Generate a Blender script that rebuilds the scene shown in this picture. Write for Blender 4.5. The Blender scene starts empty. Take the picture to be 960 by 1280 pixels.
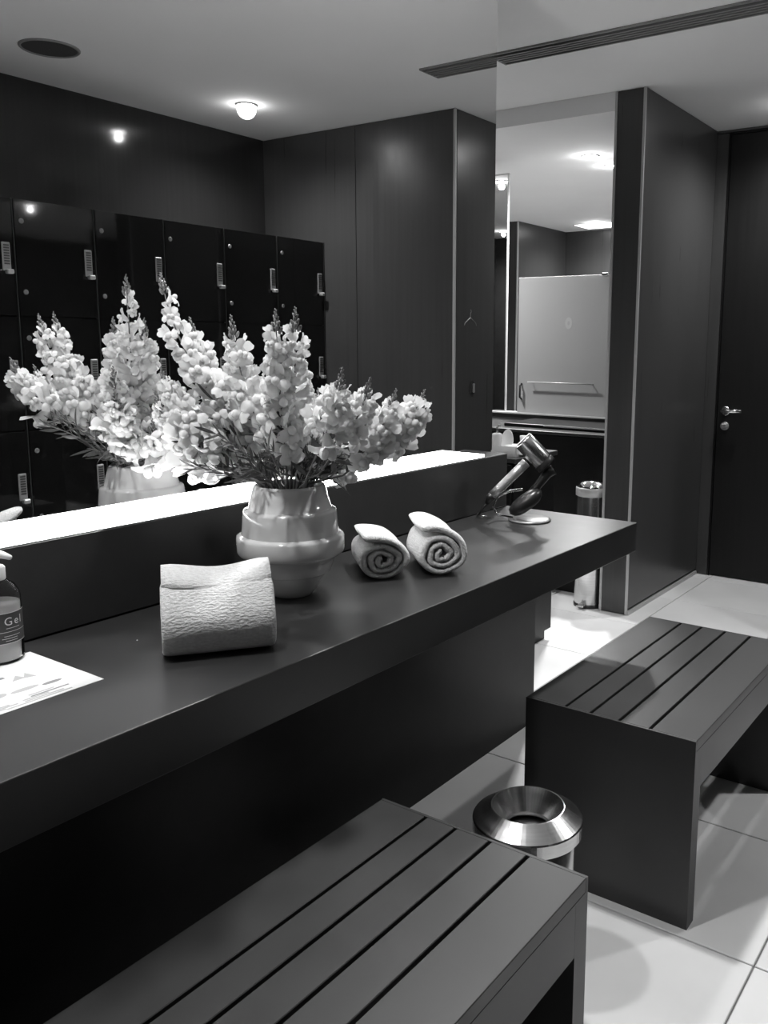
import bpy, bmesh, math, random
from mathutils import Vector, Matrix, noise
random.seed(7)
SC = bpy.context.scene
COL = SC.collection

# ------------------------------------------------------------------ camera, world, exposure
# axes: x = distance from the mirror wall into the room, y = along the counter, z = up
YAW, PITCH, ROLL = -0.58926, -0.15656, 0.00913
F = Vector((math.cos(PITCH)*math.sin(YAW), math.cos(PITCH)*math.cos(YAW), math.sin(PITCH)))
R0 = Vector((math.cos(YAW), -math.sin(YAW), 0))
U0 = R0.cross(F)
RR = R0*math.cos(ROLL) + U0*math.sin(ROLL)
UU = U0*math.cos(ROLL) - R0*math.sin(ROLL)
cam_d = bpy.data.cameras.new('camera')
cam = bpy.data.objects.new('camera', cam_d); COL.objects.link(cam)
m = Matrix((RR, UU, -F)).transposed().to_4x4()
m.translation = Vector((1.5602, 0.0, 1.3009))
cam.matrix_world = m
cam_d.sensor_fit = 'HORIZONTAL'; cam_d.sensor_width = 36.0
cam_d.lens = 1087.38/960*36.0
cam_d.shift_x = (480-590.76)/960; cam_d.shift_y = (600.25-640)/960
cam_d.clip_start = 0.02
SC.camera = cam
w = bpy.data.worlds.new('world'); SC.world = w; w.use_nodes = True
w.node_tree.nodes['Background'].inputs[0].default_value = (0.5, 0.5, 0.5, 1)
w.node_tree.nodes['Background'].inputs[1].default_value = 0.02
SC.view_settings.view_transform = 'Standard'
try: SC.view_settings.look = 'None'
except Exception: pass
SC.view_settings.gamma = 1.0; SC.view_settings.use_curve_mapping = False
SC.view_settings.exposure = 0.0
SPOT_W = 85.0          # power of one ceiling downlight
LED_E = 8.5            # emission of the light strip under the mirror

# ------------------------------------------------------------------ materials
MATS = {}
def principled(name, val, rough=0.5, metal=0.0, spec=0.5, emit=0.0, trans=0.0, sheen=0.0, coat=0.0, ior=None):
    if name in MATS: return MATS[name]
    mt = bpy.data.materials.new(name); mt.use_nodes = True
    b = mt.node_tree.nodes['Principled BSDF']
    b.inputs['Base Color'].default_value = (val, val, val, 1)
    b.inputs['Roughness'].default_value = rough
    b.inputs['Metallic'].default_value = metal
    b.inputs['Specular IOR Level'].default_value = spec
    b.inputs['Transmission Weight'].default_value = trans
    b.inputs['Sheen Weight'].default_value = sheen
    b.inputs['Coat Weight'].default_value = coat
    if ior: b.inputs['IOR'].default_value = ior
    if emit:
        b.inputs['Emission Color'].default_value = (1, 1, 1, 1)
        b.inputs['Emission Strength'].default_value = emit
    MATS[name] = mt
    return mt
def add_noise(mt, lo, hi, scale=(1, 1, 1), ns=5.0, detail=4, bump=0.0, bdist=0.01, rough=None):
    nt = mt.node_tree; b = nt.nodes['Principled BSDF']
    tc = nt.nodes.new('ShaderNodeTexCoord'); mp = nt.nodes.new('ShaderNodeMapping')
    mp.inputs['Scale'].default_value = scale
    nz = nt.nodes.new('ShaderNodeTexNoise'); nz.inputs['Scale'].default_value = ns; nz.inputs['Detail'].default_value = detail
    cr = nt.nodes.new('ShaderNodeValToRGB')
    cr.color_ramp.elements[0].position = 0.3; cr.color_ramp.elements[1].position = 0.7
    cr.color_ramp.elements[0].color = (lo, lo, lo, 1); cr.color_ramp.elements[1].color = (hi, hi, hi, 1)
    nt.links.new(tc.outputs['Object'], mp.inputs['Vector']); nt.links.new(mp.outputs['Vector'], nz.inputs['Vector'])
    nt.links.new(nz.outputs['Fac'], cr.inputs['Fac']); nt.links.new(cr.outputs['Color'], b.inputs['Base Color'])
    if bump:
        bp = nt.nodes.new('ShaderNodeBump'); bp.inputs['Strength'].default_value = bump; bp.inputs['Distance'].default_value = bdist
        nt.links.new(nz.outputs['Fac'], bp.inputs['Height']); nt.links.new(bp.outputs['Normal'], b.inputs['Normal'])
    if rough:
        mr = nt.nodes.new('ShaderNodeMapRange'); mr.inputs['To Min'].default_value = rough[0]; mr.inputs['To Max'].default_value = rough[1]
        nt.links.new(nz.outputs['Fac'], mr.inputs['Value']); nt.links.new(mr.outputs['Result'], b.inputs['Roughness'])
    return mt
WALL = add_noise(principled('dark_laminate', .03, .32), .042, .051, (22, 22, .5), 3.0, 5, .025, .003, (.24, .36))
WALLG = add_noise(principled('gloss_dark_panel', .03, .10), .020, .025, (22, 22, .5), 3.0, 4)
WALLF = add_noise(principled('dark_board', .03, .42), .024, .031, (3, 3, 3), 6.0, 4)
BLACK = add_noise(principled('black_board', .006, .35, spec=.2), .005, .008, (3, 3, 3), 6.0, 3)
COUNTER = add_noise(principled('counter_laminate', .03, .32, spec=.6), .018, .026, (2, 2, 2), 4.0, 6, 0, 0, (.28, .42))
BENCH = add_noise(principled('bench_board', .02, .42, spec=.5), .020, .029, (1.2, 1.2, 1.2), 4.0, 7, 0, 0, (.34, .50))
CEIL = add_noise(principled('ceiling_paint', .85, .9), .84, .87, (1, 1, 1), 2.0, 3)
TILE = add_noise(principled('floor_tile', .64, .38), .58, .68, (1, 1, 1), 2.6, 6, 0, 0, (.30, .45))
GROUT = add_noise(principled('grout', .22, .9), .20, .26, (1, 1, 1), 30, 3)
ALU = principled('brushed_aluminium', .45, .45, .35)
STEEL = add_noise(principled('brushed_steel', .6, .22, 1.0), .56, .66, (1, 1, 40), 6.0, 3, 0, 0, (.16, .28))
CHROME = principled('polished_chrome', .85, .06, 1.0)
MIRROR = principled('mirror_silver', .80, .0, 1.0)
LOCKER = add_noise(principled('gloss_black_locker', .006, .05, coat=.2), .005, .008, (2, 2, 2), 3.0, 2)
LOCKT = principled('locker_edge', .035, .3)
KEYF = principled('keypad_frame', .22, .4)
KEYD = principled('keypad_dark', .03, .4)
HINGE = principled('hinge_cap', .16, .35)
LED = principled('light_strip', .9, .5, emit=LED_E)
LENS = principled('downlight_lens', .9, .5, emit=45)
LPANEL = principled('light_panel', .9, .5, emit=6)
TRIMW = principled('white_trim', .7, .5)
GRILLE = principled('grille_dark', .22, .6)
GRILB = principled('grille_void', .05, .8)
CERAM = add_noise(principled('glazed_ceramic', .5, .12, coat=.5), .52, .57, (1, 1, 1), 6, 3)
PETAL = add_noise(principled('white_petal', .8, .55), .74, .84, (1, 1, 1), 60, 3)
PETAL.node_tree.nodes['Principled BSDF'].inputs['Subsurface Weight'].default_value = 0.0
LEAF = add_noise(principled('green_leaf', .14, .5), .06, .13, (1, 1, 1), 40, 3)
STEMM = add_noise(principled('green_stem', .16, .5), .12, .2, (1, 1, 1), 60, 3)
BUDM = add_noise(principled('bud_green', .2, .5), .07, .26, (1, 1, 1), 120, 2)
TOWEL = add_noise(principled('terry_cloth', .7, .95, sheen=.3), .58, .74, (1, .45, 1), 300, 3, .8, .005)
PAPER = principled('paper', .68, .7)
INK1 = principled('print_grey', .22, .8)
INK2 = principled('print_light', .40, .8)
INK3 = principled('print_dark', .05, .8)
GLASSB = principled('clear_plastic', .97, .04, trans=1.0, ior=1.12)
GELM = principled('clear_gel', .80, .08, trans=.45, ior=1.33)
LABELM = principled('label_dark', .045, .5)
WHITEP = principled('white_plastic', .8, .4)
DARKP = principled('dark_plastic', .018, .3)
SILVP = principled('silver_plastic', .62, .32, .75)
DOOR = add_noise(principled('black_door', .008, .45, spec=.3), .006, .009, (20, 20, 1), 3, 3)
PORC = principled('white_porcelain', .85, .2)
# frosted glass
FROST = bpy.data.materials.new('frosted_glass'); FROST.use_nodes = True
_n = FROST.node_tree; _n.nodes.clear()
_o = _n.nodes.new('ShaderNodeOutputMaterial'); _t = _n.nodes.new('ShaderNodeBsdfTranslucent'); _d = _n.nodes.new('ShaderNodeBsdfDiffuse')
_g = _n.nodes.new('ShaderNodeBsdfGlossy'); _m = _n.nodes.new('ShaderNodeMixShader'); _m2 = _n.nodes.new('ShaderNodeMixShader')
_t.inputs[0].default_value = (.2, .2, .2, 1); _d.inputs[0].default_value = (.6, .6, .6, 1); _g.inputs['Roughness'].default_value = .15
_m.inputs[0].default_value = .45; _m2.inputs[0].default_value = .05
_n.links.new(_t.outputs[0], _m.inputs[1]); _n.links.new(_d.outputs[0], _m.inputs[2])
_n.links.new(_m.outputs[0], _m2.inputs[1]); _n.links.new(_g.outputs[0], _m2.inputs[2]); _n.links.new(_m2.outputs[0], _o.inputs[0])
# petals and leaves let light through
def translucent(mt, f):
    nt = mt.node_tree; out = nt.nodes['Material Output']; b = nt.nodes['Principled BSDF']
    t = nt.nodes.new('ShaderNodeBsdfTranslucent'); mx = nt.nodes.new('ShaderNodeMixShader'); mx.inputs[0].default_value = f
    src = b.inputs['Base Color'].links
    if src: nt.links.new(src[0].from_socket, t.inputs[0])
    nt.links.new(b.outputs[0], mx.inputs[1]); nt.links.new(t.outputs[0], mx.inputs[2]); nt.links.new(mx.outputs[0], out.inputs[0])
translucent(PETAL, .35); translucent(LEAF, .2)

# ------------------------------------------------------------------ helpers
def obj(name, bm, mat, parent=None, smooth=False, loc=None):
    me = bpy.data.meshes.new(name)
    bmesh.ops.recalc_face_normals(bm, faces=bm.faces[:])
    bm.to_mesh(me); bm.free()
    if smooth:
        for p in me.polygons: p.use_smooth = True
    me.materials.append(mat)
    return link(name, me, parent, loc)
def link(name, me, parent=None, loc=None):
    o = bpy.data.objects.new(name, me); COL.objects.link(o)
    if parent is not None: o.parent = parent
    if loc is not None: o.location = loc
    return o
def tag(o, label=None, cat=None, group=None, kind=None):
    if label: o['label'] = label
    if cat: o['category'] = cat
    if group: o['group'] = group
    if kind: o['kind'] = kind
    return o
def thing(name, label, cat, loc=(0, 0, 0), rz=0.0, group=None):
    o = bpy.data.objects.new(name, None); COL.objects.link(o)
    o.empty_display_size = .05
    o.location = loc; o.rotation_euler = (0, 0, rz)
    return tag(o, label, cat, group)
def struct(o): o['kind'] = 'structure'; return o
def box(x0, x1, y0, y1, z0, z1, bev=0.0, seg=1, bm=None):
    bm2 = bmesh.new()
    r = bmesh.ops.create_cube(bm2, size=1.0)
    for v in bm2.verts:
        v.co = Vector(((x0+x1)/2+v.co.x*(x1-x0), (y0+y1)/2+v.co.y*(y1-y0), (z0+z1)/2+v.co.z*(z1-z0)))
    if bev: bmesh.ops.bevel(bm2, geom=bm2.edges[:], offset=bev, segments=seg, affect='EDGES', profile=.5)
    if bm is None: return bm2
    me = bpy.data.meshes.new('t'); bm2.to_mesh(me); bm2.free(); bm.from_mesh(me); bpy.data.meshes.remove(me)
    return bm
def lathe(prof, n=40, bm=None, mtx=None, cap=True):
    bm = bm or bmesh.new(); rings = []
    for r, z in prof:
        ring = []
        for k in range(n):
            a = 2*math.pi*k/n
            p = Vector((r*math.cos(a), r*math.sin(a), z))
            ring.append(bm.verts.new(mtx @ p if mtx else p))
        rings.append(ring)
    for i in range(len(rings)-1):
        for k in range(n):
            bm.faces.new((rings[i][k], rings[i][(k+1) % n], rings[i+1][(k+1) % n], rings[i+1][k]))
    if cap:
        bm.faces.new(rings[0][::-1]); bm.faces.new(rings[-1])
    return bm
def frame_at(d):
    d = d.normalized(); up = Vector((0, 0, 1)) if abs(d.z) < .95 else Vector((1, 0, 0))
    s = d.cross(up).normalized(); return s, s.cross(d).normalized()
def tube(pts, rad, n=8, bm=None, cap=True):
    bm = bm or bmesh.new(); rings = []
    N = len(pts)
    for i, p in enumerate(pts):
        d = (pts[min(i+1, N-1)] - pts[max(i-1, 0)])
        s, u = frame_at(d); r = rad[i] if isinstance(rad, (list, tuple)) else rad
        rings.append([bm.verts.new(p + s*(r*math.cos(2*math.pi*k/n)) + u*(r*math.sin(2*math.pi*k/n))) for k in range(n)])
    for i in range(N-1):
        for k in range(n):
            bm.faces.new((rings[i][k], rings[i][(k+1) % n], rings[i+1][(k+1) % n], rings[i+1][k]))
    if cap:
        bm.faces.new(rings[0][::-1]); bm.faces.new(rings[-1])
    return bm
def axis_mtx(p, d):
    s, u = frame_at(d); d = d.normalized()
    m_ = Matrix((s, u, d)).transposed().to_4x4()
    if m_.to_3x3().determinant() < 0: m_ = Matrix((-s, u, d)).transposed().to_4x4()
    m_.translation = p
    return m_
V = Vector

H = 2.4275; HS = 2.345
CX = 2.449            # far end of the mirror
# ------------------------------------------------------------------ the setting
fl = struct(obj('floor', box(-3.8, 2.45, -1.3, 7.75, -.12, -.006), GROUT))
tm = bpy.data.meshes.new('tile')
_b = box(-.278, .278, -.2455, .2455, -.012, 0, .0015); _b.to_mesh(tm); _b.free(); tm.materials.append(TILE)
for i in range(-6, 5):
    for j in range(-6, 12):
        x, y = .02+.56*(i+.5), 1.72+.495*(j+.5)
        if x+.27 > 2.45 or (x < -.2 and y < 2.2) or y+.24 > 7.75: continue
        link('tile', tm, fl, (x, y, 0))
struct(obj('ceiling', box(-3.8, 2.45, -1.3, 3.80, H, H+.1), CEIL))
struct(obj('ceiling', box(-.2225, 2.45, 3.80, 4.9, H, H+.1), CEIL))
struct(obj('ceiling', box(-3.8, -.2225, 3.803, 7.75, HS, HS+.18), CEIL))
# mirror partition
wl = struct(obj('wall_left', box(-.12, -.004, -1.3, CX, 0, H), WALLF))
obj('lower_panel', box(-.004, .15, -1.3, 2.503, 0, .671), BLACK, wl)
obj('upstand_panel', box(-.004, .085, -1.3, 2.41, .772, .9455, .002), WALLF, wl)
mr = obj('wall_mirror', box(-.004, 0.0, -1.2, CX, .9462, H-.004), MIRROR)
tag(mr, 'large frameless wall mirror above the counter and light strip', 'mirror')
# right wall behind the lockers, wall behind the camera
struct(obj('wall_right', box(2.335, 2.45, -1.3, 3.70, 0, H), WALLG))
struct(obj('wall_back', box(-.12, 2.335, -1.3, -1.2, 0, H), WALLF))
# changing cabin block at the end of the lockers
wb = struct(obj('wall_cabin', box(1.015, 2.335, 3.66, 4.79, 0, H), WALLF))
for a, b_ in ((1.003, 1.639), (1.643, 2.334)):
    obj('panel', box(a, b_, 3.644, 3.66, .004, H-.002), WALL, wb)
obj('panel', box(.997, 1.015, 3.664, 4.768, .004, H-.002), WALL, wb)
obj('corner_strip', box(.993, 1.004, 3.640, 3.653, .004, H-.002), ALU, wb)
# hanger pictogram and cabin door lock on the cabin side
hg = thing('hanger_sign', 'thin pale clothes hanger pictogram on the dark cabin wall', 'sign', (.9965, 3.791, 1.418))
b_ = bmesh.new()
tube([V((0, 0, .028)), V((0, 0, .034)), V((0, .005, .038)), V((0, .008, .045)), V((0, .004, .051)), V((0, -.003, .050))], .0018, 6, b_)
tube([V((0, 0, .03)), V((0, 0, .01))], .0018, 6, b_)
tube([V((0, -.055, -.028)), V((0, -.05, -.016)), V((0, 0, .012)), V((0, .05, -.016)), V((0, .055, -.028))], .0024, 6, b_)
obj('hanger_outline', b_, KEYF, hg)
lk = thing('cabin_lock', 'oval dark cabin door lock with small bright thumb turn', 'lock', (.997, 3.812, 1.067))
obj('lock_plate', lathe([(.002, .006), (.022, .006), (.026, .003), (.026, 0)], 24, None, Matrix.Rotation(math.pi/2*3, 4, 'Y') @ Matrix.Diagonal((1.6, 1, 1, 1))), DARKP, lk)
obj('thumb_turn', box(-.016, -.006, -.007, .007, -.024, .024, .003), SILVP, lk)
# pillar wall on the way to the door
wp = struct(obj('wall_pillar', box(-.219, -.088, 3.812, 7.553, 0, H-.001), WALL))
obj('panel', box(-.212, -.083, 3.802, 3.812, .004, H-.002), WALL, wp)
obj('panel', box(-.088, -.0755, 3.803, 4.768, .03, H-.002), WALL, wp)
obj('corner_strip', box(-.085, -.0735, 3.797, 3.806, .002, H-.002), ALU, wp)
obj('corner_strip', box(-.2215, -.210, 3.797, 3.806, .002, H-.002), ALU, wp)
struct(obj('baseboard_pillar', box(-.088, -.068, 3.806, 4.765, 0, .018), ALU))
# door wall
wd = struct(obj('wall_far', box(-.088, 1.1, 4.80, 4.9, 0, H), WALLF))
obj('panel', box(-.075, 1.0, 4.769, 4.80, 2.414, H-.002), WALL, wd)
obj('panel', box(-.075, -.012, 4.769, 4.80, .004, 2.410), WALL, wd)
obj('panel', box(.89, 1.0, 4.769, 4.80, .004, 2.410), WALL, wd)
dr = struct(thing('door_1', None, None, (0, 4.78, 0)))
obj('door_leaf', box(.0, .875, -.004, .02, .006, 2.401, .002), DOOR, dr)
obj('door_frame', box(-.011, -.001, -.010, .018, .0, 2.408), BLACK, dr)
obj('door_frame', box(.876, .886, -.010, .018, .0, 2.408), BLACK, dr)
obj('door_frame', box(-.011, .886, -.010, .018, 2.402, 2.410), BLACK, dr)
b_ = bmesh.new()
tube([V((.045, -.004, .942)), V((.045, -.05, .942))], .011, 12, b_)
tube([V((.036, -.052, .942)), V((.075, -.054, .944)), V((.15, -.054, .947))], .010, 12, b_)
hd = obj('door_handle', b_, CHROME, dr, True)
obj('handle_rose', lathe([(.002, .006), (.022, .006), (.025, .003), (.025, 0)], 24, None, axis_mtx(V((.045, -.004, .942)), V((0, -1, 0)))), STEEL, hd)
kt = obj('thumb_turn', lathe([(.002, .008), (.021, .008), (.024, .003), (.024, 0)], 24, None, axis_mtx(V((.045, -.004, .858)), V((0, -1, 0)))), SILVP, dr)
obj('turn_knob', box(.033, .058, -.035, -.010, .852, .872, .003), SILVP, kt)
# wash area behind the partition
struct(obj('wall_sink', box(-3.8, -3.7, .6, 7.75, 0, H), WALLF))
struct(obj('wall_near', box(-3.7, -.12, .6, .7, 0, H), WALLF))
ws = struct(obj('wall_slab', box(-2.56, -2.452, 6.685, 7.553, 0, HS), WALL))
obj('panel', box(-2.552, -2.458, 6.674, 6.685, .004, HS-.002), WALL, ws)
obj('corner_strip', box(-2.458, -2.447, 6.668, 6.680, .004, HS-.002), ALU, ws)
struct(obj('wall_end', box(-3.7, -.088, 7.553, 7.70, 0, HS), WALL))
hw = struct(obj('wall_half', box(-2.0, -.222, 4.46, 4.56, 0, .885), WALLF))
obj('cap_strip', box(-2.0, -.222, 4.452, 4.562, .885, .892), ALU, hw)
gp = thing('glass_screen', 'tall frosted glass screen behind the wash basin', 'screen', (0, 4.51, .892))
obj('glass_pane', box(-1.135, -.224, -.005, .005, .0, .79, .001), FROST, gp)
obj('glass_clip', box(-.60, -.565, -.010, .010, .782, .800, .002), STEEL, gp)
obj('etched_emblem', lathe([(.010, 0), (.028, 0), (.028, .001), (.010, .001)], 18, None, axis_mtx(V((-.80, -.0052, .525)), V((0, -1, 0))) @ Matrix.Diagonal((.8, 1.2, 1, 1)), False), INK2, gp)
obj('reflection_bar', tube([V((-1.05, -.03, .183)), V((-.62, -.03, .183))], .004, 8), ALU, gp, True)  # pale bar added to imitate a reflected highlight line in the glass
for xx in (-1.03, -.64): obj('reflection_bar_post', tube([V((xx, -.005, .183)), V((xx, -.03, .183))], .003, 6), ALU, gp, True)  # stubs added only to carry the bar that imitates the reflection
obj('pull_handle', tube([V((-1.105, -.006, .08)), V((-1.105, -.025, .09)), V((-1.105, -.025, .16)), V((-1.105, -.006, .17))], .006, 8), DARKP, gp, True)
sm = thing('mirror_panel', 'narrow tall mirror panel with bright polished edge by the glass screen', 'mirror', (0, 4.5, .892))
obj('mirror_glass', box(-1.62, -1.214, -.004, .004, .0, 1.382), MIRROR, sm)
obj('polished_edge', box(-1.216, -1.209, -.007, .006, .0, 1.384), ALU, sm)
obj('polished_edge', box(-1.62, -1.209, -.007, .006, 1.380, 1.386), ALU, sm)

# ------------------------------------------------------------------ ceiling fittings
def downlight(x, y, z, label, power=SPOT_W, lens=LENS, size=2.75):
    t = thing('downlight', label, 'downlight', (x, y, z), 0, 'recessed ceiling downlights')
    obj('trim_ring', lathe([(.039, -.001), (.039, -.004), (.046, -.006), (.051, -.004), (.053, 0)], 28, None, None, False), TRIMW, t, True)
    obj('lens', lathe([(.001, -.009), (.014, -.008), (.026, -.006), (.034, -.003), (.038, -.001)], 24, None, None, False), lens, t, True)
    ld = bpy.data.lights.new('downlight_lamp', 'SPOT'); ld.energy = power; ld.spot_size = size; ld.spot_blend = 1.0; ld.shadow_soft_size = .045
    lo = bpy.data.objects.new('lamp', ld); COL.objects.link(lo); lo.parent = t; lo.location = (0, 0, -.022)
    ld = bpy.data.lights.new('downlight_glow', 'POINT'); ld.energy = 1.3; ld.shadow_soft_size = .02
    lo = bpy.data.objects.new('glow', ld); COL.objects.link(lo); lo.parent = t; lo.location = (0, 0, -.034)
    return t
downlight(1.825, 3.068, H, 'downlight above the lockers seen in the large mirror')
downlight(.40, 1.95, H, 'downlight above the counter between vase and hair dryer', 122)
downlight(.40, .62, H, 'downlight above the counter near the gel bottle', 80)
downlight(.45, 4.42, H, 'downlight in the passage before the black door', 90)
downlight(-.745, 4.61, HS, 'nearest downlight just behind the frosted glass screen', 260)
downlight(-.752, 4.921, HS, 'downlight half hidden beside the dark pillar', 230)
downlight(-1.917, 7.098, HS, 'far downlight beside the glowing ceiling panel', 90)
downlight(-1.587, 3.974, HS, 'upper of two downlights seen in the narrow mirror panel', 200)
downlight(-3.278, 1.229, H, 'lower of two downlights seen in the narrow mirror panel', 110)
lp = thing('ceiling_light_panel', 'glowing rectangular ceiling light panel far behind the glass screen', 'ceiling light', (-1.85, 7.2, HS))
obj('diffuser', box(-.30, .62, -.05, .22, -.004, -.001), LPANEL, lp)
obj('panel_frame', box(-.32, .64, -.07, .24, -.001, .0), TRIMW, lp)
sp = thing('ceiling_speaker', 'round dark ceiling speaker grille seen in the mirror', 'speaker', (1.846, 2.086, H))
obj('rim', lathe([(.100, -.001), (.101, -.006), (.108, -.007), (.112, -.003), (.112, 0)], 40, None, None, False), GRILLE, sp, True)
obj('speaker_mesh', lathe([(.001, -.006), (.06, -.005), (.101, -.003), (.101, 0), (.001, 0)], 40, None, None, False), GRILB, sp)
vg = thing('ceiling_vent', 'long dark slotted air vent across the white ceiling', 'vent', (.17, 3.131, H))
obj('void', box(-.604, .605, -.067, .067, -.001, -.0005), GRILB, vg)
for a, b_ in ((-.067, -.058), (.058, .067)): obj('frame_bar', box(-.604, .605, a, b_, -.008, -.001), GRILLE, vg)
for a, b_ in ((-.604, -.596), (.597, .605)): obj('frame_bar', box(a, b_, -.058, .058, -.008, -.001), GRILLE, vg)
for k in range(4): obj('slat', box(-.596, .597, -.0385+k*.022, -.0275+k*.022, -.009, -.002), GRILLE, vg)

# ------------------------------------------------------------------ counter and light strip
ct = thing('vanity_counter', 'long dark laminate counter under the mirror', 'counter', (.3, 1.0, .682))
obj('worktop', box(-.214, .245, -2.1, 1.413, 0, .089, .0025, 2), COUNTER, ct)
for y0, y1, lb in ((-1.1, 2.035, 'long glowing white light strip along the mirror base'), (2.048, 2.279, 'short glowing light strip segment near the hair dryer')):
    s = thing('light_strip', lb, 'light strip', (.042, (y0+y1)/2, .946), 0, 'light strip segments')
    h_ = (y1-y0)/2
    obj('diffuser', box(-.036, .041, -h_+.004, h_-.004, .001, .0095, .002, 2), LED, s)
    obj('end_cap', box(-.036, .041, h_-.004, h_, .001, .0095, .001), TRIMW, s)
    obj('base_rail', box(-.038, .042, -h_, h_, 0, .0012), ALU, s)

# ------------------------------------------------------------------ lockers
LW, LTOP, LH = .3465, 1.84, .453
doorm = {}
def locker_col(i, label):
    y1 = 3.640 - i*LW; y0 = y1 - LW
    t = thing('locker_column', label, 'locker', (1.892, (y0+y1)/2, 0), 0, 'gloss black locker columns')
    h_ = LW/2
    obj('body', box(0, .44, -h_+.001, h_-.001, .0, LTOP), LOCKER, t)
    obj('side_trim', box(-.019, .0, h_-.004, h_-.001, .03, LTOP), LOCKT, t)
    for r in range(4):
        z1 = LTOP - r*LH; z0 = z1 - LH + .004
        d = obj('door', box(-.018, -.001, -h_+.004, h_-.006, z0, z1-.001, .0015), LOCKER, t)
        zk = (z1 + z0)/2
        obj('keypad_lock', box(-.024, -.018, h_-.056, h_-.022, zk-.055, zk+.055, .003), KEYF, d)
        b2 = bmesh.new()
        for q in range(8): box(-.0255, -.023, h_-.050, h_-.028, zk-.030+q*.010, zk-.024+q*.010, 0, 1, b2)
        obj('keys', b2, KEYD, d)
        obj('knob', box(-.046, -.022, h_-.050, h_-.022, zk-.066, zk-.048, .004), SILVP, d)
        for zz in (z1-.083, z0+.093):
            obj('hinge_cap', lathe([(.001, .003), (.008, .003), (.0105, 0)], 16, None, axis_mtx(V((-.018, -h_+.032, zz)), V((-1, 0, 0))), False), HINGE, d)
    return t
for i, nm in enumerate(('first', 'second', 'third', 'fourth', 'fifth', 'sixth')):
    locker_col(i, nm + ' gloss black locker column from the dark cabin wall, seen in the mirror')

# ------------------------------------------------------------------ benches
def bench(y0, y1, x0, x1, label):
    cx, cy = (x0+x1)/2, (y0+y1)/2; W = x1-x0; L = y1-y0
    t = thing('bench', label, 'bench', (cx, cy, 0), 0, 'dark slatted locker room benches')
    X0, X1, Y0, Y1 = -W/2, W/2, -L/2, L/2
    for a, b2, la, lb_ in ((Y0, Y0+.042, Y0, Y0+.006), (Y1-.042, Y1, Y1-.006, Y1)):
        bm = box(X0, X1, a, b2, 0, .4246)
        box(X0, X1, la, lb_, .4246, .4497, 0, 1, bm)
        obj('end_panel', bm, BENCH, t)
    g = .0035
    e = [0, .247, .40, .57, .746, 1.0]
    for k in range(5):
        a, b2 = X0+e[k]*W+(g if k else 0), X0+e[k+1]*W-(g if k < 4 else 0)
        obj('slat', box(a, b2, Y0+.0062, Y1-.0062, .425, .450, .0012), BENCH, t)
    for a, b2 in ((X0, X0+.026), (X1-.026, X1)):
        obj('side_apron', box(a, b2, Y0+.0425, Y1-.0425, .330, .4245), BENCH, t)
    for f_ in (.28, .72):
        obj('cross_bar', box(X0+.027, X1-.027, Y0+f_*L-.02, Y0+f_*L+.02, .385, .4245), BLACK, t)
    return t
bench(.36, 1.181, .574, 1.003, 'dark slatted bench in the near foreground')
bench(1.748, 2.522, .554, .981, 'dark slatted bench farther away beyond the round bin')

# ------------------------------------------------------------------ waste bins
t = thing('waste_bin', 'brushed steel bin with funnel top between the two benches', 'waste bin', (.777, 1.376, 0))
obj('body', lathe([(.090, .0), (.094, .004), (.094, .355), (.092, .357)], 56), STEEL, t, True)
obj('funnel_lid', lathe([(.096, .358), (.107, .360), (.108, .363), (.108, .386), (.106, .389), (.072, .412), (.070, .412), (.044, .372), (.043, .366), (.046, .362)], 64, None, None, False), STEEL, t)
obj('shadow_gap', lathe([(.090, .3565), (.0915, .3585)], 40, None, None, False), BLACK, t)
obj('inner_liner', lathe([(.088, .355), (.088, .10), (.001, .10)], 40, None, None, False), BLACK, t, True)
t = thing('pedal_bin', 'tall brushed steel pedal bin beside the dark pillar', 'waste bin', (-.305, 3.855, 0))
obj('base_ring', lathe([(.076, .0), (.078, .003), (.078, .016), (.074, .018)], 40), DARKP, t, True)
obj('body', lathe([(.074, .018), (.075, .020), (.075, .560), (.074, .562)], 48), STEEL, t, True)
obj('collar', lathe([(.074, .562), (.080, .564), (.080, .600), (.078, .604), (.070, .606)], 48), ALU, t, True)
obj('lid', lathe([(.076, .606), (.074, .616), (.060, .632), (.035, .642), (.001, .645)], 48, None, None, False), CHROME, t, True)
obj('pedal', box(-.02, .02, -.105, -.074, .012, .020, .002), STEEL, t)

# ------------------------------------------------------------------ vase
VX, VY, VZ = .249, 1.275, .771
vs = thing('vase', 'glossy pale ceramic vase with stepped bands holding white flowers', 'vase', (VX, VY, VZ))
prof = [(.001, 0), (.040, 0), (.044, .003), (.054, .016), (.069, .040), (.0735, .0475), (.0745, .0495), (.0800, .0505), (.0820, .053), (.0890, .072), (.0935, .088),
        (.104, .0895), (.109, .093), (.1115, .099), (.1115, .126), (.1095, .131), (.104, .1335), (.1005, .1345), (.0985, .160), (.0965, .180), (.0945, .1845), (.088, .1865),
        (.0855, .188), (.080, .212), (.0745, .230), (.0715, .2355), (.068, .2365), (.065, .233), (.066, .20), (.080, .14), (.080, .10), (.05, .02), (.001, .015)]
bod = obj('body', lathe(prof, 72, None, None, False), CERAM, vs, True)
ev = bod.modifiers.new('edge', 'EDGE_SPLIT'); ev.split_angle = math.radians(50)

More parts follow.
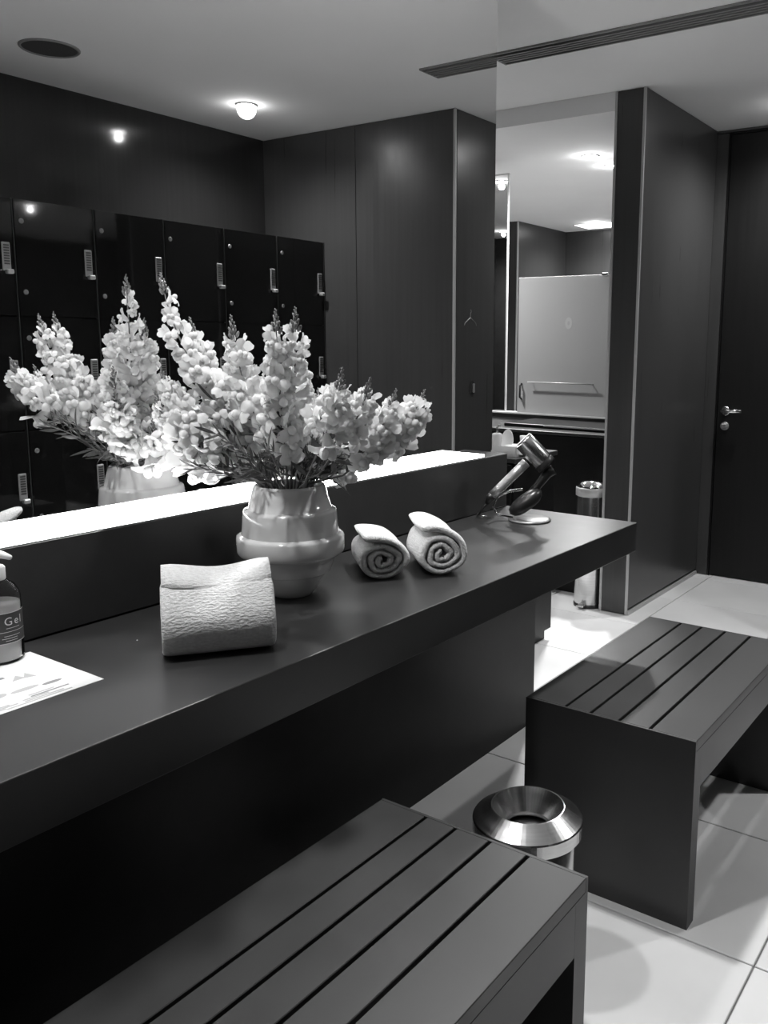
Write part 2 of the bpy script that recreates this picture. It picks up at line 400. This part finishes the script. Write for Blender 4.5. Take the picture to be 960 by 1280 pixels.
# ------------------------------------------------------------------ snapdragons
def blossom_mesh(seed, sc=1.0):
    """two-lipped flower: tube along +z, two upright upper petals (+y), three recurved lower petals (-y), puffed throat"""
    rnd = random.Random(seed); bm = bmesh.new()
    n = 10; rings = []
    for r, z, oy in ((.0022, -.002, 0), (.0042, .003, 0), (.0056, .010, 0), (.0066, .0155, 0)):
        rings.append([bm.verts.new((r*math.cos(2*math.pi*k/n)*sc, (r*1.15*math.sin(2*math.pi*k/n)+oy)*sc, z*sc)) for k in range(n)])
    for i in range(len(rings)-1):
        for k in range(n): bm.faces.new((rings[i][k], rings[i][(k+1) % n], rings[i+1][(k+1) % n], rings[i+1][k]))
    bm.faces.new(rings[0][::-1])
    def petal(ang, L, W, flare, curl):
        d = V((math.cos(ang), math.sin(ang), 0)); t_ = V((-math.sin(ang), math.cos(ang), 0)); rows = []
        for i in range(5):
            f_ = i/4; wd = W*(.45+.55*math.sin(min(1, f_*1.25)*math.pi*.5))*(1 if f_ < .8 else .72)
            rad = .0050 + L*math.sin(flare)*f_; z = .0135 + L*math.cos(flare)*f_ - curl*L*f_*f_
            row = []
            for q in (-1, -.5, 0, .5, 1):
                ruf = .0014*math.sin(q*5+seed+ang*3)*f_*f_ + rnd.uniform(-.0006, .0006)*f_
                edge = -.10*L*abs(q)**2*f_
                row.append(bm.verts.new((d*(rad+edge) + t_*(q*wd) + V((0, 0, z - .0022*abs(q)**2*(1-f_) + ruf + .0030*abs(q)*f_*(.5-curl))))*sc))
            rows.append(row)
        for i in range(4):
            for k in range(4): bm.faces.new((rows[i][k], rows[i][k+1], rows[i+1][k+1], rows[i+1][k]))
    j_ = lambda: rnd.uniform(-.12, .12)
    petal(math.radians(62)+j_(), .0175*rnd.uniform(.9, 1.1), .0074, .75, .25); petal(math.radians(118)+j_(), .0175*rnd.uniform(.9, 1.1), .0074, .75, .25)
    for a_ in (-150, -90, -30): petal(math.radians(a_)+j_(), .0140*rnd.uniform(.9, 1.1), .0066, 1.15, .75)
    for sx in (-1, 1):
        mt = Matrix.Translation((sx*.0034*sc, -.0030*sc, .0165*sc)) @ Matrix.Diagonal((.0042*sc, .0050*sc, .0056*sc, 1))
        bmesh.ops.create_uvsphere(bm, u_segments=8, v_segments=5, radius=1.0, matrix=mt)
    me = bpy.data.meshes.new('blossom'); bm.to_mesh(me); bm.free()
    for p in me.polygons: p.use_smooth = True
    me.materials.append(PETAL); return me
BLOS = [blossom_mesh(s, 1.42) for s in (1, 2, 3, 4, 5)]
def bud_mesh():
    bm = bmesh.new()
    for k in range(16):
        f_ = k/15; a = k*2.4; r = .0068*(1-f_)+.0006; z = f_*.034
        d = V((math.cos(a)*.55, math.sin(a)*.55, 1)).normalized(); c = V((r*math.cos(a), r*math.sin(a), z))
        s = .0048*(1-f_*.65)
        mt = axis_mtx(c, d) @ Matrix.Diagonal((s*.72, s*.72, s*1.45, 1))
        bmesh.ops.create_uvsphere(bm, u_segments=6, v_segments=4, radius=1.0, matrix=mt)
    me = bpy.data.meshes.new('bud_tip'); bm.to_mesh(me); bm.free()
    for p in me.polygons: p.use_smooth = True
    me.materials.append(BUDM); return me
BUD = bud_mesh()
def leaf_mesh(L, W, droop):
    bm = bmesh.new(); n = 6; rows = []
    for i in range(n+1):
        f_ = i/n; wd = W*math.sin(math.pi*min(1, f_*.94+.05))**.8; z = L*f_; y = droop*L*f_*f_
        rows.append([bm.verts.new((-wd, y+wd*.25, z)), bm.verts.new((0, y, z)), bm.verts.new((wd, y+wd*.25, z))])
    for i in range(n):
        for k in range(2): bm.faces.new((rows[i][k], rows[i][k+1], rows[i+1][k+1], rows[i+1][k]))
    me = bpy.data.meshes.new('leaf'); bm.to_mesh(me); bm.free()
    for p in me.polygons: p.use_smooth = True
    me.materials.append(LEAF); return me
LEAVES = [leaf_mesh(.05, .0045, .25), leaf_mesh(.042, .006, -.2), leaf_mesh(.06, .0032, .4)]
RIM = V((VX, VY, VZ+.2365))
def bez(p0, p1, p2, p3, t):
    s = 1-t; return p0*(s**3)+p1*(3*s*s*t)+p2*(3*s*t*t)+p3*(t**3)
def snapdragon(dx, dy, dz, label, nb=18, start=.38, size=1.0, seed=0, hook=0.0):
    rnd = random.Random(seed*13+5)
    tip = V((dx, dy, dz)); hor = V((dx, dy, 0)); hl = max(hor.length, 1e-4)
    k = .035*min(1, hl/.15)/hl
    p0 = V((-dx*.12, -dy*.12, -.16)); p1 = V((dx*k/.9, dy*k/.9, .0)) + V((0, 0, .0))
    p1 = hor*.22 + V((0, 0, dz*.20)); p2 = hor*(.88+hook) + V((0, 0, dz*.52)); p3 = tip
    t = thing('snapdragon', label, 'flower', RIM, 0, 'white snapdragon stems in the vase')
    N = 18; pts = [bez(p0, p1, p2, p3, i/(N-1)) for i in range(N)]
    # keep the stem inside the neck of the vase
    for p in pts:
        if p.z < .012:
            q = V((p.x, p.y, 0)); lim = .046
            if q.length > lim: q = q*(lim/q.length); p.x, p.y = q.x, q.y
    obj('stem', tube(pts, [.0026-.0013*i/(N-1) for i in range(N)], 6), STEMM, t, True)
    def sample(f_):
        x = f_*(N-1); i = min(int(x), N-2); return pts[i].lerp(pts[i+1], x-i), (pts[i+1]-pts[i]).normalized()
    a = rnd.random()*6.28
    for j in range(nb):
        f_ = start + (.93-start)*(j/(nb-1))**.95
        p, d = sample(f_)
        a += 2.4+rnd.uniform(-.6, .6)
        s_, u_ = frame_at(d)
        out = (s_*math.cos(a)+u_*math.sin(a)) + d*(.25+.5*(f_-start)/(1-start)) + V((0, 0, .05))
        out.normalize()
        q = (f_-start)/(.93-start)
        sz = size*(1.22-.58*q**1.6)*rnd.uniform(.8, 1.2)
        o = link('blossom', rnd.choice(BLOS), t)
        # upper lip of the flower points along the stem
        zc = out; yc = (d-zc*d.dot(zc)); yc = yc.normalized() if yc.length > 1e-3 else V((0, 0, 1)); xc = yc.cross(zc).normalized()
        mm = Matrix((xc, yc, zc)).transposed().to_4x4() @ Matrix.Rotation(rnd.uniform(-.6, .6), 4, 'Z') @ Matrix.Rotation(rnd.uniform(-.35, .35), 4, 'X') @ Matrix.Diagonal((sz*rnd.uniform(.9, 1.1), sz, sz, 1))
        mm.translation = p + out*rnd.uniform(.001, .010)*(1-.6*q) + V((rnd.uniform(-.004, .004), rnd.uniform(-.004, .004), rnd.uniform(-.006, .004)))*(1-q)
        o.matrix_local = mm
    d = (pts[-1]-pts[-2]).normalized()
    o = link('bud_tip', BUD, t); mm = axis_mtx(pts[-1]-d*.016, d) @ Matrix.Diagonal((size*.95, size*.95, size*1.05, 1)); o.matrix_local = mm
    for j in range(9):
        f_ = .40 + (start-.34)*(j/8.0) if start > .4 else .30+.03*j
        p, d = sample(min(f_, .9))
        if p.z < .004: p.z = .006
        a += 2.4; s_, u_ = frame_at(d); out = (s_*math.cos(a)+u_*math.sin(a))*.8 + d*.8; out.normalize()
        o = link('leaf', rnd.choice(LEAVES), t)
        mm = axis_mtx(p, out) @ Matrix.Rotation(rnd.uniform(0, 6.28), 4, 'Z'); o.matrix_local = mm
    return t
# (offset from the rim towards the room, offset along the counter, height) and the words that single each stem out
STEMS = [
 (-0.19, -0.147, 0.405, 'tallest snapdragon stem arching far up and left', 15, 0.5, 0.95, 0.02),
 (0.13, -0.15, 0.325, 'upright snapdragon with left of the twin pointed tips at bouquet centre', 22, 0.46, 1.05, 0),
 (0.138, -0.11, 0.33, 'upright snapdragon with right of the twin pointed tips at bouquet centre', 22, 0.46, 1.05, 0),
 (0.275, -0.14, 0.228, 'snapdragon leaning right with tip between centre and right cluster', 15, 0.64, 1.0, 0),
 (0.285, -0.08, 0.212, 'snapdragon leaning right just above the outermost right stem', 14, 0.66, 0.95, 0),
 (0.268, 0.098, 0.178, 'outermost snapdragon stem reaching lowest right over the towels', 16, 0.6, 1.05, 0.05),
 (0.245, 0.04, 0.18, 'second outermost snapdragon on the right of the bouquet', 15, 0.6, 1.05, 0.05),
 (-0.165, -0.17, 0.215, 'snapdragon leaning left with tip touching the reflected bouquet', 18, 0.54, 1.05, 0),
 (-0.178, -0.178, 0.17, 'outermost snapdragon on the left of the real bouquet', 16, 0.58, 1.1, 0.05),
 (-0.17, -0.095, 0.315, 'tall snapdragon with green tip just right of the arching stem', 21, 0.5, 1.05, 0),
 (-0.055, -0.09, 0.318, 'tall snapdragon with green tip left of the central cluster', 21, 0.5, 1.05, 0),
 (-0.195, -0.105, 0.095, 'lowest left snapdragon with large open blossoms near the mirror', 13, 0.62, 1.3, 0.1),
 (0.05, -0.03, 0.235, 'short upright snapdragon in the very middle of the bouquet', 19, 0.46, 1.1, 0),
 (-0.115, -0.02, 0.2, 'low snapdragon bending left in front of the tall stems', 17, 0.52, 1.1, 0),
 (0.03, 0.055, 0.17, 'low front snapdragon leaning over the middle of the vase rim', 17, 0.48, 1.1, 0),
 (0.09, 0.1, 0.085, 'drooping front snapdragon lowest over the right vase shoulder', 10, 0.58, 1.1, 0.1),
 (-0.09, 0.075, 0.065, 'drooping front snapdragon lowest over the left vase shoulder', 10, 0.58, 1.1, 0.1),
 (-0.185, -0.04, 0.125, 'snapdragon bending left between the low left stems', 14, 0.6, 1.2, 0.05),
]
for i, (dx, dy, dz, lb, nb, st, sz, hk) in enumerate(STEMS):
    snapdragon(dx, dy, dz, lb, nb, st, sz*1.08, i+1, hk)
# feathery foliage
def sprig(dx, dy, dz, seed):
    rnd = random.Random(seed)
    t = thing('foliage_sprig', 'feathery green foliage sprig around the vase rim', 'foliage', RIM, 0, 'foliage sprigs around the vase rim')
    p0, p1, p2 = V((dx*.1, dy*.1, -.1)), V((dx*.3, dy*.3, dz*.5)), V((dx, dy, dz)); N = 10
    pts = []
    for i in range(N):
        f_ = i/(N-1); p = p0*((1-f_)**2)+p1*(2*f_*(1-f_))+p2*f_*f_
        if p.z < .012:
            q = V((p.x, p.y, 0))
            if q.length > .05: q = q*(.05/q.length); p.x, p.y = q.x, q.y
        pts.append(p)
    obj('stem', tube(pts, .0012, 5), STEMM, t, True)
    for j in range(22):
        f_ = .45+.55*j/21; x = f_*(N-1); i = min(int(x), N-2); p = pts[i].lerp(pts[i+1], x-i); d = (pts[i+1]-pts[i]).normalized()
        if p.z < .004: continue
        a = j*2.4; s_, u_ = frame_at(d); out = ((s_*math.cos(a)+u_*math.sin(a))*.7+d).normalized()
        o = link('leaf', LEAVES[2 if j % 3 else 0], t); sc_ = rnd.uniform(.55, .9)
        o.matrix_local = axis_mtx(p, out) @ Matrix.Rotation(rnd.uniform(0, 6.28), 4, 'Z') @ Matrix.Diagonal((sc_, sc_, sc_, 1))
for i in range(30):
    a = i*2.4+.5; r = .09+.10*((i*7) % 5)/4
    x_, y_ = r*math.cos(a), r*math.sin(a)
    sprig(max(x_, -.17), y_, .045+.075*((i*5) % 4)/3, i)

# ------------------------------------------------------------------ towels
def towel(name_label, loc, rz, W, Hh, L, turns, end_deg, thick=.013, lift=.012, seed=0, flat=0.82):
    """rolled towel: a spiral sheet; local y is the roll axis, local x to the right seen from the -y end"""
    rnd = random.Random(seed)
    t = thing('rolled_towel', name_label, 'towel', loc, rz, 'rolled white towels on the counter')
    bm = bmesh.new()
    n = int(turns*30); r0, r1 = .006, W/2-thick*.5
    a1 = math.radians(end_deg); a0 = a1 - turns*2*math.pi          # the outer layer runs over the top and ends at the upper left
    inn, outr = [], []
    kz = Hh/W
    for i in range(n+1):
        f_ = i/n; a = a0+(a1-a0)*f_; r = r0+(r1-r0)*f_
        th = thick*.40
        wob = .0016*math.sin(a*3+seed)+.0012*math.sin(a*5.3+seed*2)
        if f_ > 1-.20/turns: r += lift*((f_-(1-.20/turns))/(.20/turns))**1.5; th = thick*.40+.004*((f_-(1-.20/turns))/(.20/turns))
        def P(rr):
            x = rr*math.cos(a); z = rr*math.sin(a)*kz
            if z < 0: z *= .93 if flat else 1
            return x, z
        inn.append(P(r-th+wob)); outr.append(P(r+th+wob))
    zmin = min(min(z for x, z in outr), min(z for x, z in inn))
    rowsY = 10; grid = []
    loop = outr + inn[::-1]; M = len(loop)
    for j in range(rowsY+1):
        v = j/rowsY; y = -L/2+L*v
        ring = []
        for q, (x, z) in enumerate(loop):
            sag = 1+.03*math.sin(v*5+seed)
            edge = -.003*((2*v-1)**8)
            nn = noise.noise(V((x*35+seed*9, y*25, z*35)))*.0016
            ring.append(bm.verts.new((x*(1+edge*8)+nn, y+noise.noise(V((x*30, z*30, seed*3.1+j)))*.0015, (z-zmin)*sag*(1+edge*3)+nn*.5 if z-zmin > .004 else (z-zmin))))
        grid.append(ring)
    for j in range(rowsY):
        for q in range(M):
            bm.faces.new((grid[j][q], grid[j][(q+1) % M], grid[j+1][(q+1) % M], grid[j+1][q]))
    # end faces of the ribbon
    h_ = len(outr)
    for ring, flip in ((grid[0], False), (grid[-1], True)):
        for i in range(h_-1):
            f = (ring[i], ring[i+1], ring[M-2-i], ring[M-1-i])
            bm.faces.new(f if not flip else f[::-1])
    o = obj('cloth_roll', bm, TOWEL, t, True)
    md = o.modifiers.new('subdivision', 'SUBSURF'); md.levels = 1; md.render_levels = 1
    return t
# spiral ends face the camera: the roll's +y axis points away from the viewer
towel('smaller rolled white towel with spiral end, nearest the vase', (.272, 1.527, .771), math.radians(49), .142, .108, .17, 3.1, 124, .0200, .013, 1)
towel('larger rolled white towel with spiral end, next to the hair dryer', (.358, 1.635, .771), math.radians(49), .142, .126, .175, 3.1, 126, .0200, .016, 2)
tw = towel('rolled white towel lying sideways in front of the vase', (.388, .964, .771), math.radians(-37), .128, .136, .188, 3.0, 122, .0190, .012, 3)
bm = bmesh.new(); rings = []
for j in range(13):
    v = j/12; y = -.091+.182*v; zz = .121+.011*(2*v-1)**2+.0015*math.sin(v*9); en = 1-.25*(2*v-1)**10
    rings.append([bm.verts.new((-.020+.036*en*math.cos(2*math.pi*k/16)+noise.noise(V((k, y*30, 1)))*.001, y, zz-.4*(.036*math.cos(2*math.pi*k/16)) * 0 + .013*en*math.sin(2*math.pi*k/16)-.010*(math.cos(2*math.pi*k/16)))) for k in range(16)])
for j in range(12):
    for k in range(16): bm.faces.new((rings[j][k], rings[j][(k+1) % 16], rings[j+1][(k+1) % 16], rings[j+1][k]))
bm.faces.new(rings[0][::-1]); bm.faces.new(rings[-1])
obj('end_fold', bm, TOWEL, tw, True)

# ------------------------------------------------------------------ hair dryer and stand
DRX, DRY = .268, 2.245
rz = -YAW
ds = thing('dryer_stand', 'hair dryer stand with round silver base and dark oval holder', 'stand', (DRX, DRY, .771), rz)
obj('base_plate', lathe([(.001, .0), (.056, 0), (.058, .002), (.057, .005), (.050, .0075), (.001, .008)], 40, None, None, False), principled('base_plate_grey', .22, .35, .6), ds, True)
b_ = bmesh.new()
lp_ = [V((-.045, .0, .007)), V((-.085, .01, .012)), V((-.098, .01, .035)), V((-.085, .008, .065)), V((-.055, .004, .080)), V((-.02, .0, .085))]
tube(lp_, .004, 8, b_)
obj('support_loop', b_, CHROME, ds, True)
obj('holder_cup', lathe([(.001, -.020), (.022, -.020), (.030, -.012), (.034, 0), (.031, .012), (.020, .020), (.001, .022)], 32, None,
    Matrix.Translation((-.012, -.01, .052)) @ Matrix.Rotation(math.radians(-38), 4, 'Y') @ Matrix.Diagonal((1.55, 1.0, .95, 1)), False), DARKP, ds, True)
obj('neck', tube([V((.002, 0, .07)), V((.020, 0, .095)), V((.045, .0, .128)), V((.062, 0, .140))], [.014, .011, .013, .015], 12), DARKP, ds, True)
hdr = thing('hair_dryer', 'silver hair dryer with round barrel resting tilted on its stand', 'hair dryer', (DRX, DRY, .771), rz)
ax = V((.69, -.10, -.72)).normalized(); bc = V((.010, -.004, .186))
M1 = axis_mtx(bc, ax)
hdr.scale = ds.scale = (1.12, 1.12, 1.12)
obj('barrel', lathe([(.001, -.046), (.020, -.046), (.0265, -.044), (.0275, -.040), (.0275, .030), (.0265, .033)], 40, None, M1, False), STEEL, hdr, True)
obj('nozzle_ring', lathe([(.028, .033), (.0285, .036), (.0285, .046), (.027, .048), (.017, .049), (.015, .042), (.001, .041)], 40, None, M1, False), DARKP, hdr, True)
obj('air_outlet', lathe([(.0205, -.0465), (.0255, -.0475), (.0262, -.0465)], 40, None, M1, False), WHITEP, hdr, True)
hp = [V((-.012, 0, .158)), V((-.045, .003, .124)), V((-.080, .006, .088)), V((-.100, .008, .067))]
hnd = obj('handle', tube(hp, [.0135, .0130, .0130, .0130], 18), SILVP, hdr, True)
obj('filter_cage', tube([V((-.100, .008, .067)), V((-.106, .0085, .060)), V((-.116, .009, .044))], [.0128, .0125, .006], 16), DARKP, hdr, True)
cd = [V((-.114, .009, .046)), V((-.126, .012, .030)), V((-.134, .022, .014)), V((-.140, .040, .006)), V((-.140, .058, .0045)), V((-.138, .066, .0042))]
obj('cord', tube(cd, .003, 8), DARKP, hdr, True)
gr_ = tag(obj('cable_grommet', lathe([(.006, .0), (.012, .0), (.012, .003), (.006, .004)], 20, None, None, False), CHROME, None, True, (.117, 2.222, .771)), 'tiny shiny cable grommet in the counter by the hair dryer', 'grommet')

# ------------------------------------------------------------------ leaflet and gel bottle
PX1, PY1 = .352, .765
lf = thing('leaflet', 'white printed leaflet lying flat under the gel bottle', 'leaflet', (PX1-.105, PY1-.1485, .771))
obj('sheet', box(-.107, .105, -.1485, .1485, 0, .0006), PAPER, lf)
zt = .0009
def mark(x0, x1, y0, y1, mt, nm='print_line'): obj(nm, box(x0, x1, y0, y1, .0006, zt), mt, lf)
for xx, y0, y1, mt in ((.093, -.13, -.09, INK1), (.087, -.13, -.09, INK1), (.093, -.08, .0, INK2), (.088, -.08, .02, INK2), (.083, -.08, .01, INK2), (.090, .03, .09, INK2), (.084, .03, .07, INK2), (.096, .0, .10, INK2), (.079, .045, .105, INK1), (.072, .045, .085, INK2)):
    mark(xx-.0018, xx+.0018, y0, y1, mt)
def shape(pts, mt):
    bm = bmesh.new(); lo = [bm.verts.new((x, y, .0006)) for x, y in pts]; hi = [bm.verts.new((x, y, zt)) for x, y in pts]
    bm.faces.new(hi); bm.faces.new(lo[::-1])
    for i in range(len(pts)): bm.faces.new((lo[i], lo[(i+1) % len(pts)], hi[(i+1) % len(pts)], hi[i]))
    obj('print_shape', bm, mt, lf)
def oval(cx, cy, a, b, n=14): return [(cx+a*math.cos(2*math.pi*k/n), cy+b*math.sin(2*math.pi*k/n)) for k in range(n)]
shape([(.0, .06), (-.02, .075), (-.004, .080), (-.02, .09), (.006, .095), (.0, .078)], INK2)
shape(oval(.044, .055, .006, .022), INK2); shape(oval(.040, .015, .008, .014), INK2)
shape(oval(.050, .095, .005, .016), INK1)
shape(oval(.052, -.065, .012, .022), INK1); shape(oval(.020, -.02, .006, .02), INK2)
shape([(-.030, .02), (-.030, .06), (-.022, .06), (-.022, .02)], INK1)
BX, BY = .135, .718
gb = thing('gel_bottle', 'clear pump bottle of hand gel with dark label at left edge', 'bottle', (BX, BY, .7719))
outp = [(.001, .0), (.033, .0), (.036, .003), (.0365, .008), (.0365, .108), (.035, .116), (.028, .128), (.017, .136), (.0145, .139), (.0145, .146)]
innp = [(.0130, .146), (.0130, .139), (.026, .127), (.0335, .115), (.035, .107), (.035, .006), (.032, .003), (.001, .003)]
obj('bottle_shell', lathe(outp+innp, 40, None, None, False), GLASSB, gb, True)
obj('gel', lathe([(.001, .0035), (.0315, .0035), (.0345, .006), (.0345, .098), (.001, .098)], 40, None, None, False), GELM, gb, True)
def arc_label(r, z0, z1, a0, a1, n=24):
    bm = bmesh.new(); lo = []; hi = []
    for k in range(n+1):
        a = a0+(a1-a0)*k/n; lo.append(bm.verts.new((r*math.cos(a), r*math.sin(a), z0))); hi.append(bm.verts.new((r*math.cos(a), r*math.sin(a), z1)))
    for k in range(n): bm.faces.new((lo[k], lo[k+1], hi[k+1], hi[k]))
    return bm
ca = math.atan2(0-BY, 1.5602-BX)       # direction to the viewer
A0, A1 = ca-1.5, ca+1.5
lb = obj('label', arc_label(.0369, .036, .086, A0, A1), LABELM, gb, True)
for z0, z1, u0, u1 in ((.0350, .0358, -1.5, 1.5), (.0862, .0870, -1.5, 1.5), (.0545, .0552, -1.3, 1.4), (.0475, .0482, .2, .95), (.0435, .0442, .1, .8), (.0395, .0402, .25, .8), (.0605, .0612, .3, .95)):
    obj('label_line', arc_label(.0371, z0, z1, ca+u0, ca+u1), PAPER, lb, True)
# lettering bent around the bottle
fc = bpy.data.curves.new('lettering', 'FONT'); fc.body = 'Gel'; fc.size = .019; fc.space_character = 1.25; fc.resolution_u = 3
to = bpy.data.objects.new('lettering_source', fc); COL.objects.link(to)
dg = bpy.context.evaluated_depsgraph_get()
tmesh = bpy.data.meshes.new_from_object(to.evaluated_get(dg))
bpy.data.objects.remove(to)
bm = bmesh.new(); bm.from_mesh(tmesh)
bmesh.ops.subdivide_edges(bm, edges=[e for e in bm.edges if e.calc_length() > .004], cuts=2)
for v in bm.verts:
    a = ca + .22 + v.co.x/.0369; v.co = V((.0373*math.cos(a), .0373*math.sin(a), .066+v.co.y))
obj('lettering', bm, PAPER, lb)
obj('pump_collar', lathe([(.016, .137), (.0165, .139), (.0165, .157), (.014, .160), (.001, .161)], 28, None, None, False), WHITEP, gb, True)
obj('pump_stem', lathe([(.005, .160), (.005, .176)], 16), WHITEP, gb, True)
pd = V((math.cos(ca+.75), math.sin(ca+.75), 0))
obj('pump_head', tube([V((0, 0, .180))-pd*.010, V((0, 0, .181)), V((0, 0, .180))+pd*.02, V((0, 0, .177))+pd*.036], [.008, .009, .006, .004], 12), WHITEP, gb, True)
obj('dip_tube', tube([V((0, 0, .006)), V((0, 0, .14))], .0025, 8), WHITEP, gb, True)
tag(obj('counter_crumb', lathe([(.0005, 0), (.0016, .0006), (.001, .0018), (.0003, .002)], 8), PAPER, None, True, (.239, .905, .771)), 'tiny white crumb on the counter between leaflet and sideways towel', 'crumb')

# ------------------------------------------------------------------ wash area furniture
vn = thing('wash_vanity', 'black vanity cabinet with basin in front of the frosted screen', 'vanity', (-.9, 4.2, 0))
obj('cabinet_body', box(-.72, .672, -.23, .25, .08, .835), BLACK, vn)
obj('plinth', box(-.70, .65, -.20, .24, .0, .08), BLACK, vn)
for a, b2 in ((-.715, -.255), (-.250, .205), (.210, .668)):
    d = obj('cabinet_door', box(a, b2, -.248, -.231, .09, .832, .0015), BLACK, vn)
    obj('door_knob', lathe([(.001, .02), (.012, .018), (.014, .010), (.006, .004), (.006, 0)], 20, None, axis_mtx(V((b2-.035, -.248, .74)), V((0, -1, 0))), False), CHROME, d, True)
obj('vanity_top', box(-.72, .674, -.25, .255, .836, .852, .002), COUNTER, vn)
rb = box(-.05, .62, -.14, .20, .852, .872, .003); obj('basin_rim', rb, BLACK, vn)
obj('basin_edge', box(.20, .60, -.145, -.139, .864, .872), ALU, vn)
cn = thing('console_cabinet', 'low black console cabinet behind the end of the mirror wall', 'console', (-.48, 3.13, 0))
obj('body', box(-.32, .26, -.17, .17, .05, .825), BLACK, cn)
obj('plinth', box(-.30, .24, -.15, .15, 0, .05), BLACK, cn)
obj('top_board', box(-.325, .27, -.18, .18, .8255, .845, .002), COUNTER, cn)
obj('door', box(-.315, .255, -.186, -.171, .06, .820, .0015), BLACK, cn)
tr = thing('toiletry_tray', 'clear acrylic tray of toiletries on the black console', 'tray', (-.335, 3.06, .845))
ACR = principled('acrylic', .8, .1, trans=.6, ior=1.3)
obj('tray_base', box(-.10, .10, -.06, .06, 0, .006), ACR, tr)
for a in ((-.10, .10, -.06, -.054), (-.10, .10, .054, .06), (-.10, -.094, -.054, .054), (.094, .10, -.054, .054)):
    obj('tray_side', box(*a, .0061, .040), ACR, tr)
jr = thing('pump_jar', 'small glass jar with chrome pump on the toiletry tray', 'jar', (-.365, 3.06, .852))
obj('glass', lathe([(.001, 0), (.022, 0), (.024, .003), (.024, .070), (.020, .076), (.012, .080)], 28, None, None, False), ACR, jr, True)
obj('pump', tube([V((0, 0, .078)), V((0, 0, .10)), V((.008, 0, .112)), V((.022, 0, .110))], [.006, .004, .005, .003], 10), CHROME, jr, True)
od = thing('oval_dish', 'white oval soap dish leaning upright in the toiletry tray', 'dish', (-.315, 3.068, .8515))
obj('dish_shell', lathe([(.001, .002), (.030, .003), (.036, .010), (.037, .009), (.031, -.001), (.001, -.003)], 32, None,
    Matrix.Translation((0, .0, .048)) @ Matrix.Rotation(math.radians(80), 4, 'X') @ Matrix.Diagonal((.8, 1.3, 1, 1)) , False), PORC, od, True)
cb = tag(obj('cotton_box', box(-.042, .042, -.03, .03, 0, .036, .004, 2), WHITEP, None, False, (-.262, 3.05, .852)), 'small bright white box at the right end of the toiletry tray', 'box')
cp = thing('bud_cup', 'tiny white cup standing on the white cotton box', 'cup', (-.235, 3.06, .888))
obj('cup_body', lathe([(.001, 0), (.008, 0), (.007, .012), (.016, .022), (.017, .040), (.015, .040), (.013, .024), (.001, .02)], 24, None, None, False), PORC, cp, True)
